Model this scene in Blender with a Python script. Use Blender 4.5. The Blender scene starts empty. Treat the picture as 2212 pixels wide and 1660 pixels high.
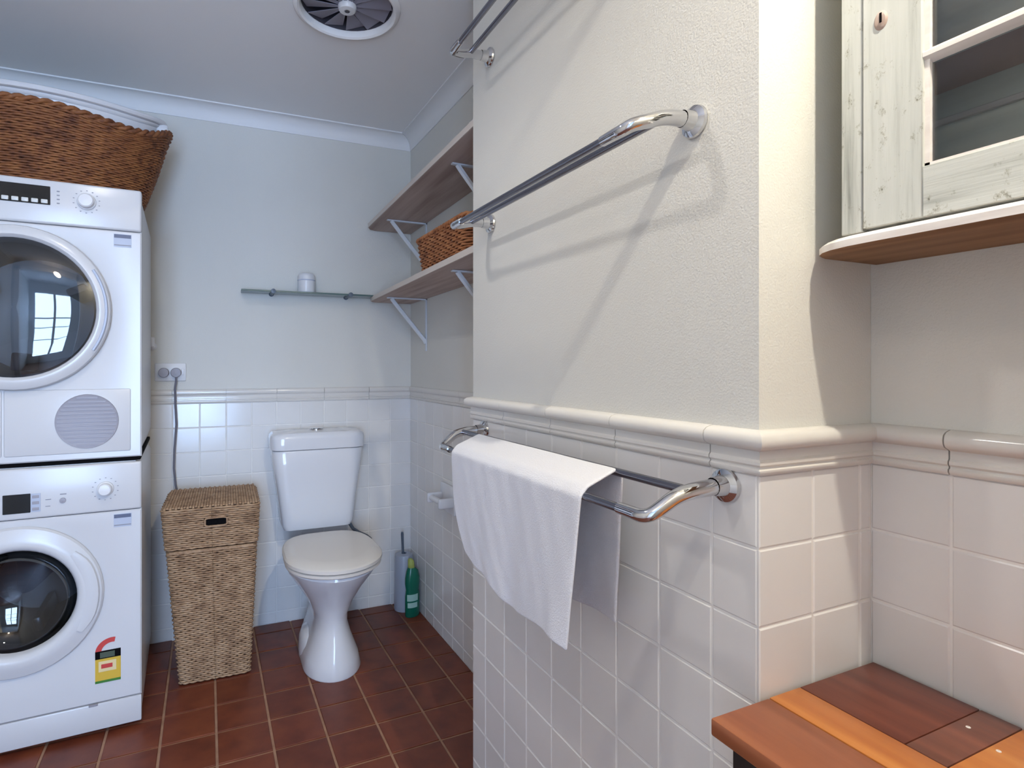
import bpy, bmesh, math, random
from mathutils import Vector, Matrix
random.seed(7)
C = bpy.context.scene.collection
sc = bpy.context.scene
pi = math.pi

# ------------------------------------------------------------------ camera, world, lights, exposure
cam = bpy.data.cameras.new('camera'); cam.sensor_fit = 'HORIZONTAL'; cam.sensor_width = 36
cam.lens = 1224.0*36/2212; cam.shift_x = (1106-992.4)/2212; cam.shift_y = -(830-789.8)/2212
cam.clip_start = 0.02
co = bpy.data.objects.new('camera', cam); C.objects.link(co)
co.location = (0, 0, 1.146); co.rotation_euler = (pi/2, 0, -0.4183)
sc.camera = co
w = bpy.data.worlds.new('world'); sc.world = w; w.use_nodes = True
bg = w.node_tree.nodes['Background']; bg.inputs[0].default_value = (0.46, 0.65, 1.0, 1); bg.inputs[1].default_value = 35.0
sc.view_settings.view_transform = 'Standard'; sc.view_settings.look = 'None'
sc.view_settings.gamma = 1; sc.view_settings.use_curve_mapping = False
sc.view_settings.exposure = -0.16

def spot(name, loc, power, color, size=160, r=0.03, target=None, blend=0.6):
    l = bpy.data.lights.new(name, 'SPOT' if size else 'POINT'); l.energy = power; l.color = color; l.shadow_soft_size = r
    if size: l.spot_size = math.radians(size); l.spot_blend = blend
    o = bpy.data.objects.new(name, l); C.objects.link(o); o.location = loc
    if target is not None:
        o.rotation_euler = (Vector(target)-Vector(loc)).to_track_quat('-Z', 'Y').to_euler()
    return o
spot('downlight_middle', (-0.22, 1.05, 2.23), 15, (1.0, 0.95, 0.89))
spot('downlight_basin', (0.50, -0.04, 2.23), 62, (1.0, 0.93, 0.78), r=0.02)
spot('warm_fill', (-0.35, -0.10, 2.02), 5, (1.0, 0.80, 0.60), size=0, r=.06)  # added unseen fill light, lifts the ceiling and basin wall
def portal(loc, rot, w_, h_):      # sampling guides for the sky light that comes through the window
    p = bpy.data.lights.new('window_portal', 'AREA'); p.shape = 'RECTANGLE'; p.size = w_; p.size_y = h_; p.cycles.is_portal = True
    o = bpy.data.objects.new('window_portal', p); C.objects.link(o); o.location = loc; o.rotation_euler = rot
portal((-0.44, -1.98, 1.15), (pi/2, 0, 0), .92, 1.75)           # -Z faces +Y

# ------------------------------------------------------------------ materials
def lin(h):
    h = h.lstrip('#'); v = [int(h[i:i+2], 16)/255 for i in (0, 2, 4)]
    return tuple(x/12.92 if x <= .04045 else ((x+.055)/1.055)**2.4 for x in v)+(1,)
MATS = {}
class NT:
    def __init__(s, name):
        s.m = bpy.data.materials.new(name); s.m.use_nodes = True; s.t = s.m.node_tree
        s.b = s.t.nodes['Principled BSDF']; s.out = s.t.nodes['Material Output']; MATS[name] = s.m
    def n(s, kind, **kw):
        x = s.t.nodes.new(kind)
        for k, v in kw.items():
            if k.startswith('_'): setattr(x, k[1:], v)
            else: x.inputs[k.replace('__', ' ')].default_value = v
        return x
    def l(s, a, b): s.t.links.new(a, b)
    def ramp(s, fac, stops):
        r = s.t.nodes.new('ShaderNodeValToRGB'); s.l(fac, r.inputs[0])
        e = r.color_ramp.elements
        while len(e) < len(stops): e.new(0.5)
        for i, (p, c) in enumerate(stops): e[i].position = p; e[i].color = c if len(c) == 4 else lin(c)
        return r
    def coord(s, scale=(1, 1, 1), kind='Object', rot=(0, 0, 0)):
        tc = s.t.nodes.new('ShaderNodeTexCoord'); mp = s.t.nodes.new('ShaderNodeMapping')
        mp.inputs['Scale'].default_value = scale; mp.inputs['Rotation'].default_value = rot
        s.l(tc.outputs[kind], mp.inputs[0]); return mp.outputs[0]
    def geo(s, scale=(1, 1, 1)):
        g = s.t.nodes.new('ShaderNodeNewGeometry'); mp = s.t.nodes.new('ShaderNodeMapping')
        mp.inputs['Scale'].default_value = scale; s.l(g.outputs['Position'], mp.inputs[0]); return mp.outputs[0]
    def noise(s, vec, scale=10, detail=3, rough=.5, dist=0):
        x = s.n('ShaderNodeTexNoise', Scale=scale, Detail=detail, Roughness=rough, Distortion=dist)
        s.l(vec, x.inputs['Vector']); return x.outputs[0]
    def bump(s, h, strength=.3, dist=.002):
        b = s.n('ShaderNodeBump', Strength=strength, Distance=dist); s.l(h, b.inputs['Height'])
        s.l(b.outputs[0], s.b.inputs['Normal']); return b
def simple(name, color, rough=.5, metal=0, spec=.5, bump=None, coat=0):
    x = NT(name); c = lin(color) if isinstance(color, str) else color
    x.b.inputs['Base Color'].default_value = c; x.b.inputs['Roughness'].default_value = rough
    x.b.inputs['Metallic'].default_value = metal; x.b.inputs['Specular IOR Level'].default_value = spec
    x.b.inputs['Coat Weight'].default_value = coat
    if bump: x.bump(x.noise(x.coord(), bump[0], 3), bump[1], bump[2])
    return x.m

def varied(name, stops, scale, rough=.5, stretch=(1, 1, 1), bump=None, perobj=0.0, world=False, detail=4):
    x = NT(name); v = x.geo(stretch) if world else x.coord(stretch)
    if perobj:
        oi = x.t.nodes.new('ShaderNodeObjectInfo'); add = x.n('ShaderNodeVectorMath', _operation='ADD')
        sc_ = x.n('ShaderNodeVectorMath', _operation='SCALE'); sc_.inputs['Scale'].default_value = 37
        cb = x.t.nodes.new('ShaderNodeCombineXYZ')
        for i in range(3): x.l(oi.outputs['Random'], cb.inputs[i])
        x.l(cb.outputs[0], sc_.inputs[0]); x.l(v, add.inputs[0]); x.l(sc_.outputs[0], add.inputs[1]); v = add.outputs[0]
    f = x.noise(v, scale, detail)
    r = x.ramp(f, stops); out = r.outputs[0]
    if perobj:
        mr = x.n('ShaderNodeMapRange'); mr.inputs['To Min'].default_value = 1-perobj; mr.inputs['To Max'].default_value = 1+perobj
        x.l(oi.outputs['Random'], mr.inputs[0])
        mx = x.n('ShaderNodeVectorMath', _operation='SCALE'); x.l(out, mx.inputs[0]); x.l(mr.outputs[0], mx.inputs['Scale']); out = mx.outputs[0]
    x.l(out, x.b.inputs['Base Color']); x.b.inputs['Roughness'].default_value = rough
    if bump: x.bump(x.noise(v, bump[0], 3), bump[1], bump[2])
    return x.m

M = {}
M['paint'] = varied('cream_paint', [(.3, '#d7d5ce'), (.7, '#dddbd4')], 2, .75, world=True, bump=(330, .35, .002))
M['ceiling'] = simple('ceiling_paint', '#f2f1f0', .85)
M['cornice'] = simple('cornice_paint', '#eaeaea', .6)
M['grout'] = varied('wall_grout', [(.3, '#efedea'), (.7, '#e8e5e0')], 20, .8, world=True)
M['tile'] = varied('white_wall_tile', [(.3, '#e0dedb'), (.7, '#e5e3e1')], 6, .16, perobj=.025, bump=(14, .12, .002))
M['dado'] = simple('dado_ceramic', '#dcd8d2', .14)
M['floor_tile'] = varied('terracotta_tile', [(.25, '#5c2b1e'), (.5, '#703724'), (.8, '#7d4229')], 14, .42, perobj=.14, bump=(60, .2, .001))
M['floor_grout'] = varied('floor_grout', [(.3, '#b08a70'), (.7, '#9a745c')], 25, .85, world=True)
M['enamel'] = simple('white_enamel', '#d2d2d4', .25)
M['enamel_side'] = simple('grey_enamel', '#c9c9cb', .3)
M['plastic_white'] = simple('white_plastic', '#e0e0e2', .3)
M['plastic_grey'] = simple('grey_plastic', '#9b98a0', .45)
M['dark'] = simple('dark_gap', '#0d0c0e', .9, spec=.1)
M['display'] = simple('black_display', '#1c1f22', .12)
M['button'] = simple('pale_button', '#d5d6d2', .3)
M['print'] = simple('grey_print', '#8f8f98', .5)
M['label_dark'] = simple('label_slate', '#565c74', .4)
M['label_pale'] = simple('label_pale', '#b3bacb', .4)
M['red'] = simple('label_red', '#c8433f', .4); M['yellow'] = simple('label_yellow', '#d8b33f', .4)
M['cream'] = simple('label_cream', '#e6d2a0', .4); M['green'] = simple('label_green', '#3b7a2c', .4); M['olive'] = simple('label_olive', '#4a5546', .4)
M['steel'] = simple('drum_steel', '#8a8c8c', .3, 1)
M['chrome'] = simple('chrome', '#d6d6d8', .07, 1)
M['bar'] = simple('brushed_bar', '#8e8e96', .22, 1)
M['ceramic'] = simple('toilet_ceramic', '#dedfe3', .1)
M['seat'] = simple('seat_plastic', '#dcd7d0', .22)
M['towel'] = NT('towel_cloth').m
x = NT('towel_terry'); x.b.inputs['Base Color'].default_value = lin('#e0dfe3'); x.b.inputs['Roughness'].default_value = .95
x.b.inputs['Sheen Weight'].default_value = .3
x.bump(x.noise(x.coord(), 420, 4), .5, .003); M['towel'] = x.m
M['brush'] = simple('brush_frosted', '#a9b1bf', .35); M['brush_stem'] = simple('brush_stem', '#55616f', .4)
M['bottle'] = simple('green_bottle', '#0f6a53', .25); M['cap'] = simple('yellow_cap', '#a9b25a', .4)
M['label_white'] = simple('bottle_label', '#a8cfc2', .4)
M['cable'] = simple('grey_cable', '#73727d', .5)
M['fan_dark'] = simple('fan_dark', '#4a474f', .6); M['fan_blade'] = simple('fan_blade', '#8b8894', .5)
M['bracket'] = simple('bracket_paint', '#d8dde4', .5)

def wicker(name, stops):
    x = NT(name); v = x.coord()
    r = x.ramp(x.noise(v, 26, 5, .65), stops); x.l(r.outputs[0], x.b.inputs['Base Color'])
    x.b.inputs['Roughness'].default_value = .62
    x.bump(x.noise(x.coord((1, 1, 4)), 160, 3), .4, .002); return x.m
M['wicker_brown'] = wicker('brown_willow', [(.3, '#5a301c'), (.48, '#85502c'), (.62, '#9a6236'), (.8, '#6e3c22')])
M['wicker_tan'] = wicker('seagrass', [(.28, '#7d5f47'), (.48, '#a98868'), (.65, '#bb9c7c'), (.85, '#8d6c50')])
M['wicker_orange'] = wicker('light_willow', [(.28, '#75452a'), (.5, '#a86b40'), (.7, '#bb8152'), (.85, '#8a5535')])
M['wicker_inside'] = simple('wicker_shadow_backing', '#4a3222', .9)  # dark brown carries the shade between the strands

def wood(name, stops, axis, scale=9, rough=.35, bump=.15, perobj=0.0):
    st = [26, 26, 26]; st[axis] = 1.6
    return varied(name, stops, scale/8, rough, stretch=tuple(st), bump=(3, bump, .001), perobj=perobj, detail=6)
M['wood_front'] = wood('reddish_hardwood', [(.3, '#8a4d30'), (.55, '#9f5e3d'), (.8, '#b1714b')], 1)
M['wood_orange'] = wood('orange_hardwood', [(.3, '#b3672f'), (.55, '#c67c3c'), (.8, '#d4904e')], 1)
M['wood_dark'] = wood('dark_red_hardwood', [(.3, '#562a20'), (.55, '#6c3a2b'), (.8, '#804835')], 1)
M['wood_mid'] = wood('brown_hardwood', [(.3, '#5d3a30'), (.6, '#7d4c3c'), (.85, '#935843')], 1)
M['wood_leg'] = simple('black_stained_wood', '#241712', .5)
M['wood_raw'] = wood('bare_pine_underside', [(.3, '#765338'), (.55, '#95704f'), (.8, '#a6805d')], 1, rough=.7)
M['wood_shelf'] = wood('limed_shelf_timber', [(.3, '#a08a7f'), (.55, '#bba89e'), (.75, '#c9b9b0')], 1, rough=.7)
M['wood_edge'] = simple('limed_shelf_edge', '#d2c8bf', .6)
def limewash(name, st):
    x = NT(name); v = x.coord(st)
    g = x.noise(v, 1.6, 6, .6); r1 = x.ramp(g, [(.30, '#7f817b'), (.42, '#b3b5af'), (.5, '#c4c6c0'), (.75, '#d2d3ce')])
    k = x.noise(x.coord((1.4, 1.4, 1)), 30, 5, .8); r2 = x.ramp(k, [(.29, '#4d473c'), (.35, '#d8d5cc'), (.42, '#ffffff')])
    mx = x.n('ShaderNodeMix', _data_type='RGBA', _blend_type='MULTIPLY'); mx.inputs[0].default_value = 1
    x.l(r1.outputs[0], mx.inputs[6]); x.l(r2.outputs[0], mx.inputs[7]); x.l(mx.outputs[2], x.b.inputs['Base Color'])
    x.b.inputs['Roughness'].default_value = .6; x.bump(g, .5, .002); return x.m
M['lime'] = limewash('limewashed_timber', (22, 22, 1.2)); M['lime_rail'] = limewash('limewashed_rail', (22, 1.2, 22))
M['lime_edge'] = varied('limewashed_edge', [(.3, '#d8cfca'), (.6, '#e6e0dc')], 3, .5, stretch=(20, 2, 20), bump=(6, .3, .001))
M['cab_inside'] = varied('cabinet_inside', [(.3, '#d2d5cb'), (.7, '#e0e3d9')], 3, .7, stretch=(3, 1, 20))
M['cab_shelf'] = simple('cabinet_shelf_underside', '#c79f8f', .6)
def glass(name, tint, gloss_rough=.03, ior=1.5, boost=1.0):
    x = NT(name); x.t.nodes.remove(x.b)
    tr = x.n('ShaderNodeBsdfTransparent'); tr.inputs[0].default_value = tint
    gl = x.n('ShaderNodeBsdfGlossy'); gl.inputs['Roughness'].default_value = gloss_rough
    fr = x.n('ShaderNodeFresnel', IOR=ior); mx = x.n('ShaderNodeMixShader')
    mu = x.n('ShaderNodeMath', _operation='MULTIPLY'); mu.inputs[1].default_value = boost
    x.l(fr.outputs[0], mu.inputs[0]); x.l(mu.outputs[0], mx.inputs[0]); x.l(tr.outputs[0], mx.inputs[1]); x.l(gl.outputs[0], mx.inputs[2])
    x.l(mx.outputs[0], x.out.inputs[0]); return x.m
M['glass_door'] = glass('tinted_door_glass', (.30, .31, .33, 1), .02, 1.8)
M['glass_clear'] = glass('cabinet_glass', (.95, .96, .95, 1), .04, 1.5)
M['glass_shelf'] = simple('green_shelf_glass', '#5f7573', .1); 
M['window_glass'] = glass('window_glass', (.95, .97, .98, 1), 0, 1.3)

# ------------------------------------------------------------------ mesh helpers
class MB:
    def __init__(s): s.bm = bmesh.new(); s.mi = 0; s.smooth = False
    def mat(s, i): s.mi = i; return s
    def _fin(s, faces, smooth):
        for f in faces: f.material_index = s.mi; f.smooth = smooth
    def box(s, a, b, bev=0, seg=2, rot=None, smooth=None):
        t = bmesh.new(); bmesh.ops.create_cube(t, size=1)
        d = [b[i]-a[i] for i in range(3)]; c = [(b[i]+a[i])/2 for i in range(3)]
        bmesh.ops.scale(t, vec=d, verts=t.verts)
        if bev > 0: bmesh.ops.bevel(t, geom=list(t.edges), offset=bev, segments=seg, profile=.5, affect='EDGES')
        if rot is not None: bmesh.ops.transform(t, matrix=rot, verts=t.verts)
        bmesh.ops.translate(t, vec=c, verts=t.verts)
        s._merge(t, (bev > 0) if smooth is None else smooth); return s
    def _merge(s, t, smooth):
        mp = {v: s.bm.verts.new(v.co) for v in t.verts}
        fs = []
        for f in t.faces:
            try: fs.append(s.bm.faces.new([mp[v] for v in f.verts]))
            except ValueError: pass
        s._fin(fs, smooth); t.free()
    def loft(s, rings, cap0=True, cap1=True, closed=True, smooth=True):
        R = [[s.bm.verts.new(p) for p in r] for r in rings]; n = len(R[0]); fs = []
        for i in range(len(R)-1):
            for j in range(n if closed else n-1):
                k = (j+1) % n
                fs.append(s.bm.faces.new((R[i][j], R[i][k], R[i+1][k], R[i+1][j])))
        if closed and cap0: fs.append(s.bm.faces.new(R[0][::-1]))
        if closed and cap1: fs.append(s.bm.faces.new(R[-1]))
        s._fin(fs, smooth); return s
    def tube(s, path, r, n=8, caps=True, smooth=True, flat=1.0):
        P = [Vector(p) for p in path]; rr = r if isinstance(r, (list, tuple)) else [r]*len(P)
        rings = []; prev = None
        for i, p in enumerate(P):
            t = (P[min(i+1, len(P)-1)]-P[max(i-1, 0)]).normalized()
            if prev is None:
                a = Vector((0, 0, 1)) if abs(t.z) < .9 else Vector((1, 0, 0)); u = (a-t*a.dot(t)).normalized()
            else: u = (prev-t*prev.dot(t)).normalized()
            prev = u; v = t.cross(u)
            rings.append([p+u*rr[i]*math.cos(2*pi*k/n)+v*rr[i]*flat*math.sin(2*pi*k/n) for k in range(n)])
        return s.loft(rings, caps, caps, smooth=smooth)
    def cyl(s, p0, p1, r, n=24, smooth=True): return s.tube([p0, p1], r, n, smooth=smooth)
    def lathe(s, prof, origin, axis='z', n=32, cap0=False, cap1=False, smooth=True, arc=None, sx=1, sy=1):
        rings = []
        for (r, h) in prof:
            ring = []
            for k in range(n):
                a = 2*pi*k/n; x, y = r*math.cos(a)*sx, r*math.sin(a)*sy
                v = {'z': (x, y, h), 'y': (x, h, y), '-y': (-x, h, y), 'x': (h, x, y)}[axis]
                ring.append(Vector(origin)+Vector(v))
            rings.append(ring)
        return s.loft(rings, cap0, cap1, smooth=smooth)
    def poly(s, pts):
        f = s.bm.faces.new([s.bm.verts.new(p) for p in pts]); s._fin([f], False); return s
    def prism(s, pts2, fn, d0, d1, smooth=False):
        return s.loft([[fn(p, d0) for p in pts2], [fn(p, d1) for p in pts2]], smooth=smooth)
    def grid(s, rows, smooth=True):
        return s.loft(rows, closed=False, smooth=smooth)
    def mesh(s, name, mats):
        bmesh.ops.recalc_face_normals(s.bm, faces=s.bm.faces)
        if name == 'glass' and sum(f.normal.y*f.calc_area() for f in s.bm.faces) > 0: bmesh.ops.reverse_faces(s.bm, faces=s.bm.faces)
        me = bpy.data.meshes.new(name); s.bm.to_mesh(me); s.bm.free()
        for m in (mats if isinstance(mats, (list, tuple)) else [mats]): me.materials.append(M[m])
        return me
    def build(s, name, mats, parent=None, label=None, kind=None, sharp=True):
        me = s.mesh(name, mats)
        if sharp: me.set_sharp_from_angle(angle=math.radians(38))
        return link(name, me, parent, label, kind)
def link(name, me, parent=None, label=None, kind=None, loc=None):
    o = bpy.data.objects.new(name, me); C.objects.link(o)
    if parent is not None: o.parent = parent
    if label: o['label'] = label
    if kind: o['kind'] = kind
    if loc is not None: o.location = loc
    return o
def thing(name, label, cat, loc=(0, 0, 0), rz=0, group=None):
    o = bpy.data.objects.new(name, None); C.objects.link(o); o.empty_display_size = .1
    o.location = loc; o.rotation_euler = (0, 0, rz); o['label'] = label; o['category'] = cat
    if group: o['group'] = group
    return o
def tag(o, label, cat, group=None):
    o['label'] = label; o['category'] = cat
    if group: o['group'] = group
    return o
def solidify(o, t, off=0):
    m = o.modifiers.new('s', 'SOLIDIFY'); m.thickness = t; m.offset = off
def copy_tree(o, parent=None):
    c = o.copy(); C.objects.link(c)
    if parent: c.parent = parent
    for ch in list(o.children): copy_tree(ch, c)
    return c

# ------------------------------------------------------------------ room shell
SN = .8308                                # the projecting pier and what hangs on it were laid out at 1:1 and brought to size about eye level
def sz(z): return 1.146+SN*(z-1.146)
def sized(o): o.location = Vector(o.location)*SN+Vector((0, 0, 1.146*(1-SN))); o.scale = (SN, SN, SN); return o
XT, XB = .8014*SN, .905                   # face of the pier with the towel rails, right wall
XR = XB
YC, YF = .630*SN, 1.691*SN                # near and far end of the pier
YB0, AB = 2.6205, -.0256
def yb(x): return YB0+(x-XB)*AB
XL, YS, ZC = -.95, -2.0, 2.25
ZT = .986                                 # top of the square tiles at the back of the room
ZTN = sz(.972)                            # ... and around the pier
WALL_MATS = ['paint', 'grout']
def wallbox(name, *boxes):
    m = MB()
    for a, b, zt in boxes: m.mat(0).box((a[0], a[1], zt), (b[0], b[1], ZC+.1)); m.mat(1).box((a[0], a[1], -.05), (b[0], b[1], zt))
    o = m.build(name, WALL_MATS, kind='structure'); return o
floor = MB().box((XL-.2, YS-.2, -.1), (XR+.3, 2.9, -.004)).build('floor', 'floor_grout', kind='structure')
# ceiling with the round fan opening cut through it
FC = (.394, 1.738); FR = .1455
m = MB(); n = 48
inner = [(FC[0]+FR*math.cos(2*pi*k/n+pi/4), FC[1]+FR*math.sin(2*pi*k/n+pi/4)) for k in range(n)]
x0, x1, y0, y1 = XL-.2, XR+.3, YS-.2, 2.9
def sq(k):
    a = 2*pi*k/n+pi/4; c, s_ = math.cos(a), math.sin(a); t = max(abs(c), abs(s_)); u, v = c/t, s_/t
    return (FC[0]+(x1-FC[0] if u > 0 else FC[0]-x0)*u, FC[1]+(y1-FC[1] if v > 0 else FC[1]-y0)*v)
outer = [sq(k) for k in range(n)]
m.loft([[(p[0], p[1], ZC) for p in outer], [(p[0], p[1], ZC) for p in inner], [(p[0], p[1], ZC+.1) for p in inner],
        [(p[0], p[1], ZC+.1) for p in outer]], False, False, smooth=False)
m.build('ceiling', 'ceiling', kind='structure')
# back wall, a touch out of square
m = MB(); R_ = Matrix.Rotation(math.atan(AB), 4, 'Z')
for mi, z0, z1 in ((0, ZT, ZC+.1), (1, -.05, ZT)):
    m.mat(mi)
    m.loft([[(x_, yb(x_)+d, z) for x_, d in ((XL-.2, 0), (XB+.05, 0), (XB+.05, .15), (XL-.2, .15))] for z in (z0, z1)], smooth=False)
wall_back = m.build('wall_back', WALL_MATS, kind='structure')
wall_right_pier = wallbox('wall_right_pier', ((XT, YC), (XR-.0005, YF), ZTN))
wall_right = wallbox('wall_right', ((XB, YF-.1), (XR+.15, 2.8), ZT), ((XB, YS-.1), (XR+.15, YF-.1), ZTN))
wall_left = wallbox('wall_left', ((XL-.12, YS-.1), (XL, 2.75), ZT))
# unseen partition with opening, added behind camera to keep daylight off basin wall
DX0, DX1, YP = -.86, .06, -.30
m = MB(); m.mat(0); m.box((XL, YP-.10, 0), (DX0, YP, ZC)); m.box((DX1, YP-.10, 0), (XR, YP, ZC)); m.box((DX0, YP-.10, 2.08), (DX1, YP, ZC))
m.build('wall_light_block', WALL_MATS, kind='structure')
m = MB()
for a, b in (((DX0-.06, 0), (DX0, 2.14)), ((DX1, 0), (DX1+.06, 2.14)), ((DX0-.06, 2.08), (DX1+.06, 2.14))): m.box((a[0], YP, a[1]), (b[0], YP+.014, b[1]), .003, 1)
m.build('trim_10', 'cornice', kind='structure')  # casing round the opening of the added partition
# outer wall beyond the added partition with its window
WX0, WX1, WZ0, WZ1 = -.90, .02, .28, 2.03
m = MB(); m.mat(0)
m.box((XL-.1, YS-.12, ZT), (WX0, YS, ZC+.1)); m.box((WX1, YS-.12, ZT), (XR+.15, YS, ZC+.1)); m.box((WX0, YS-.12, WZ1), (WX1, YS, ZC+.1))
m.mat(1); m.box((XL-.1, YS-.12, -.05), (WX0, YS, ZT)); m.box((WX1, YS-.12, -.05), (XR+.15, YS, ZT)); m.box((WX0, YS-.12, -.05), (WX1, YS, WZ0))
m.build('wall_front_outer', WALL_MATS, kind='structure')
m = MB(); fw = .05
for a, b in (((WX0, WZ0), (WX1, WZ0+fw)), ((WX0, WZ1-fw), (WX1, WZ1)), ((WX0, WZ0), (WX0+fw, WZ1)), ((WX1-fw, WZ0), (WX1, WZ1))):
    m.box((a[0], YS-.09, a[1]), (b[0], YS-.03, b[1]))
m.box((-.47, YS-.085, WZ0), (-.41, YS-.035, WZ1)); m.box((WX0, YS-.08, 1.40), (WX1, YS-.04, 1.43)); m.box((WX0, YS-.08, 1.18), (WX1, YS-.04, 1.20)); m.box((WX0, YS-.08, .86), (WX1, YS-.04, .88))
win = m.build('window_1', 'plastic_white', kind='structure')
m = MB(); m.box((WX0+.02, YS-.065, WZ0+.02), (WX1-.02, YS-.060, WZ1-.02)); m.build('pane', 'window_glass', win)

# ------------------------------------------------------------------ wall and floor tiles (every tile an object)
TW = .1251*SN; GR = .0032; TH_ = .004
ZJN = [ZTN]+[sz(.8529)-TW*k for k in range(9)]+[-.001]      # joints, top to bottom
ZJ = [ZT]+[ZT-TW*k for k in range(1, 10)]+[-.001]
TILE_CACHE = {}
def tile_mesh(wd, ht, th, bev, matname, nm='tile'):
    key = (round(wd, 4), round(ht, 4), th, matname)
    if key in TILE_CACHE: return TILE_CACHE[key]
    b = bev
    v = [(0, 0, 0), (wd, 0, 0), (wd, ht, 0), (0, ht, 0), (0, 0, th-b*.7), (wd, 0, th-b*.7), (wd, ht, th-b*.7), (0, ht, th-b*.7),
         (b, b, th), (wd-b, b, th), (wd-b, ht-b, th), (b, ht-b, th)]
    f = [(0, 1, 5, 4), (1, 2, 6, 5), (2, 3, 7, 6), (3, 0, 4, 7), (4, 5, 9, 8), (5, 6, 10, 9), (6, 7, 11, 10), (7, 4, 8, 11), (8, 9, 10, 11)]
    me = bpy.data.meshes.new(nm); me.from_pydata(v, [], f); me.materials.append(M[matname])
    me.update(); TILE_CACHE[key] = me; return me
def wall_tiles(parent, origin, udir, joints, zjoints, ucut=None):
    """tiles on a vertical face: origin is the point u=0,z=0 on the wall face, udir the direction of u; normal = udir x z"""
    ang = math.atan2(udir[1], udir[0])
    for i in range(len(joints)-1):
        for k in range(len(zjoints)-1):
            u0, u1 = joints[i]+GR/2, joints[i+1]-GR/2; z1, z0 = zjoints[k]-GR/2, zjoints[k+1]+GR/2
            if u1-u0 < .008 or z1-z0 < .008: continue
            me = tile_mesh(u1-u0, z1-z0, TH_, .0018, 'tile')
            o = link('tile', me, parent)
            # local x->u, y->z, z->normal(u x z)
            nx, ny = udir[1], -udir[0]
            jit = random.uniform(-.0025, .0025); jit2 = random.uniform(-.0025, .0025)
            mt = Matrix(((udir[0], 0, nx, origin[0]+udir[0]*u0+nx*-.0026), (udir[1], 0, ny, origin[1]+udir[1]*u0+ny*-.0026), (0, 1, 0, z0), (0, 0, 0, 1)))
            o.matrix_world = mt @ Matrix.Rotation(jit, 4, 'X') @ Matrix.Rotation(jit2, 4, 'Y')
# towel face: outward normal -x ; u direction so that u x z = -x  -> udir = (0,-1,0)
J = [0]+sorted([YF-y for y in [1.5965*SN-TW*k for k in range(8)]])+[YF-YC-.001]
wall_tiles(wall_right_pier, (XT, YF, 0), (0, -1), J, ZJN)
# return face: normal -y ; udir = (1,0)
wall_tiles(wall_right_pier, (XT-.002, YC, 0), (1, 0), [0, .932*SN-XT, .932*SN-XT+TW, XR-XT], ZJN)
# basin wall: normal -x
wall_tiles(wall_right, (XR, YC, 0), (0, -1), [0, .1]+[.1+TW*k for k in range(1, 8)], ZJN)
# rear right wall
wall_tiles(wall_right, (XB, yb(XB), 0), (0, -1), [TW*k for k in range(0, 12)]+[yb(XB)-YF], ZJ)
# back wall
bu = Vector((1, AB, 0)).normalized(); L0 = (XB-XL)/bu.x
wall_tiles(wall_back, (XL, yb(XL), 0), (bu.x, bu.y), sorted([L0-TW*k for k in range(0, 18)]), ZJ)
# floor tiles
FT = .1568; FG = .0078
fj = [.1821+FT*k for k in range(-8, 6)]; fy = [2.3929+FT*2-FT*k for k in range(0, 22)]
stuff = MB()
for i in range(len(fj)-1):
    for k in range(len(fy)-1):
        xa, xb_, ya, yb_ = fj[i]+FG/2, fj[i+1]-FG/2, fy[k+1]+FG/2, fy[k]-FG/2
        lim = XR if yb_ < YC else (XT if yb_ < YF else XB)
        if xa > lim: continue
        xb_ = min(xb_, lim-.001); yb_ = min(yb_, yb((xa+xb_)/2)-.002)
        if yb_-ya < .01 or xb_-xa < .01: continue
        if ya > .55:
            me = tile_mesh(xb_-xa, yb_-ya, .006, .0015, 'floor_tile')
            o = link('tile', me, floor); o.location = (xa, ya, -.0065+random.uniform(-.0004, .0004))
            o.rotation_euler = (random.uniform(-.002, .002), random.uniform(-.002, .002), 0)
        else: stuff.box((xa, ya, -.006), (xb_, yb_, -.0006))
o = stuff.build('tile_field', 'floor_tile', floor, kind='stuff')

# dado mouldings as fired pieces
def dado(n_, origin, udir, zt, segs, mitre0=0, mitre1=0, prot=1.0):
    """profile: small ridge strip + bullnose, extruded along u"""
    prof = [(0, -.001), (.004, -.001), (.0070, .003), (.0070, .006), (.0045, .008), (.0045, .010), (.0075, .013), (.0075, .017), (.005, .020), (.005, .031),
            (.009*prot, .033), (.0160*prot, .036), (.019*prot, .041), (.0195*prot, .046), (.018*prot, .052), (.013*prot, .056), (.004, .0585), (0, .059)]
    prof = [(d, zt+z*SN/.83) for d, z in prof]
    root = bpy.data.objects.new('trim_%d' % n_, None); C.objects.link(root); root['kind'] = 'structure'
    nx, ny = udir[1], -udir[0]
    cuts = segs
    for a, b in zip(cuts[:-1], cuts[1:]):
        m = MB(); rings = []
        first, last = a == cuts[0], b == cuts[-1]
        ga, gb = (0 if first else .0009), (0 if last else .0009)
        for u, g, mt in ((a+ga, 0, mitre0 if first else 0), (b-gb, 0, mitre1 if last else 0)):
            ring = []
            for d, z in prof:
                uu = u+mt*d
                ring.append((origin[0]+udir[0]*uu+nx*d, origin[1]+udir[1]*uu+ny*d, z))
            rings.append(ring)
        m.loft(rings, smooth=True); m.build('dado_tile', 'dado', root)
    return root
dado(1, (XT, YF, 0), (0, -1), ZTN, [0]+[YF-y*SN for y in (1.47, 1.22, .97, .72)]+[YF-YC], mitre0=-1, mitre1=1)
dado(2, (XT, YC, 0), (1, 0), ZTN, [0, XR-XT], mitre0=-1, mitre1=-1)
dado(3, (XR, YC, 0), (0, -1), ZTN, [0, .1, .30, .50, .70, .9, 1.1], mitre0=1)
dado(4, (XB, yb(XB), 0), (0, -1), ZT, [0, .2, .4, .6, .8, 1., yb(XB)-YF], mitre0=1, prot=.6)
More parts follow.
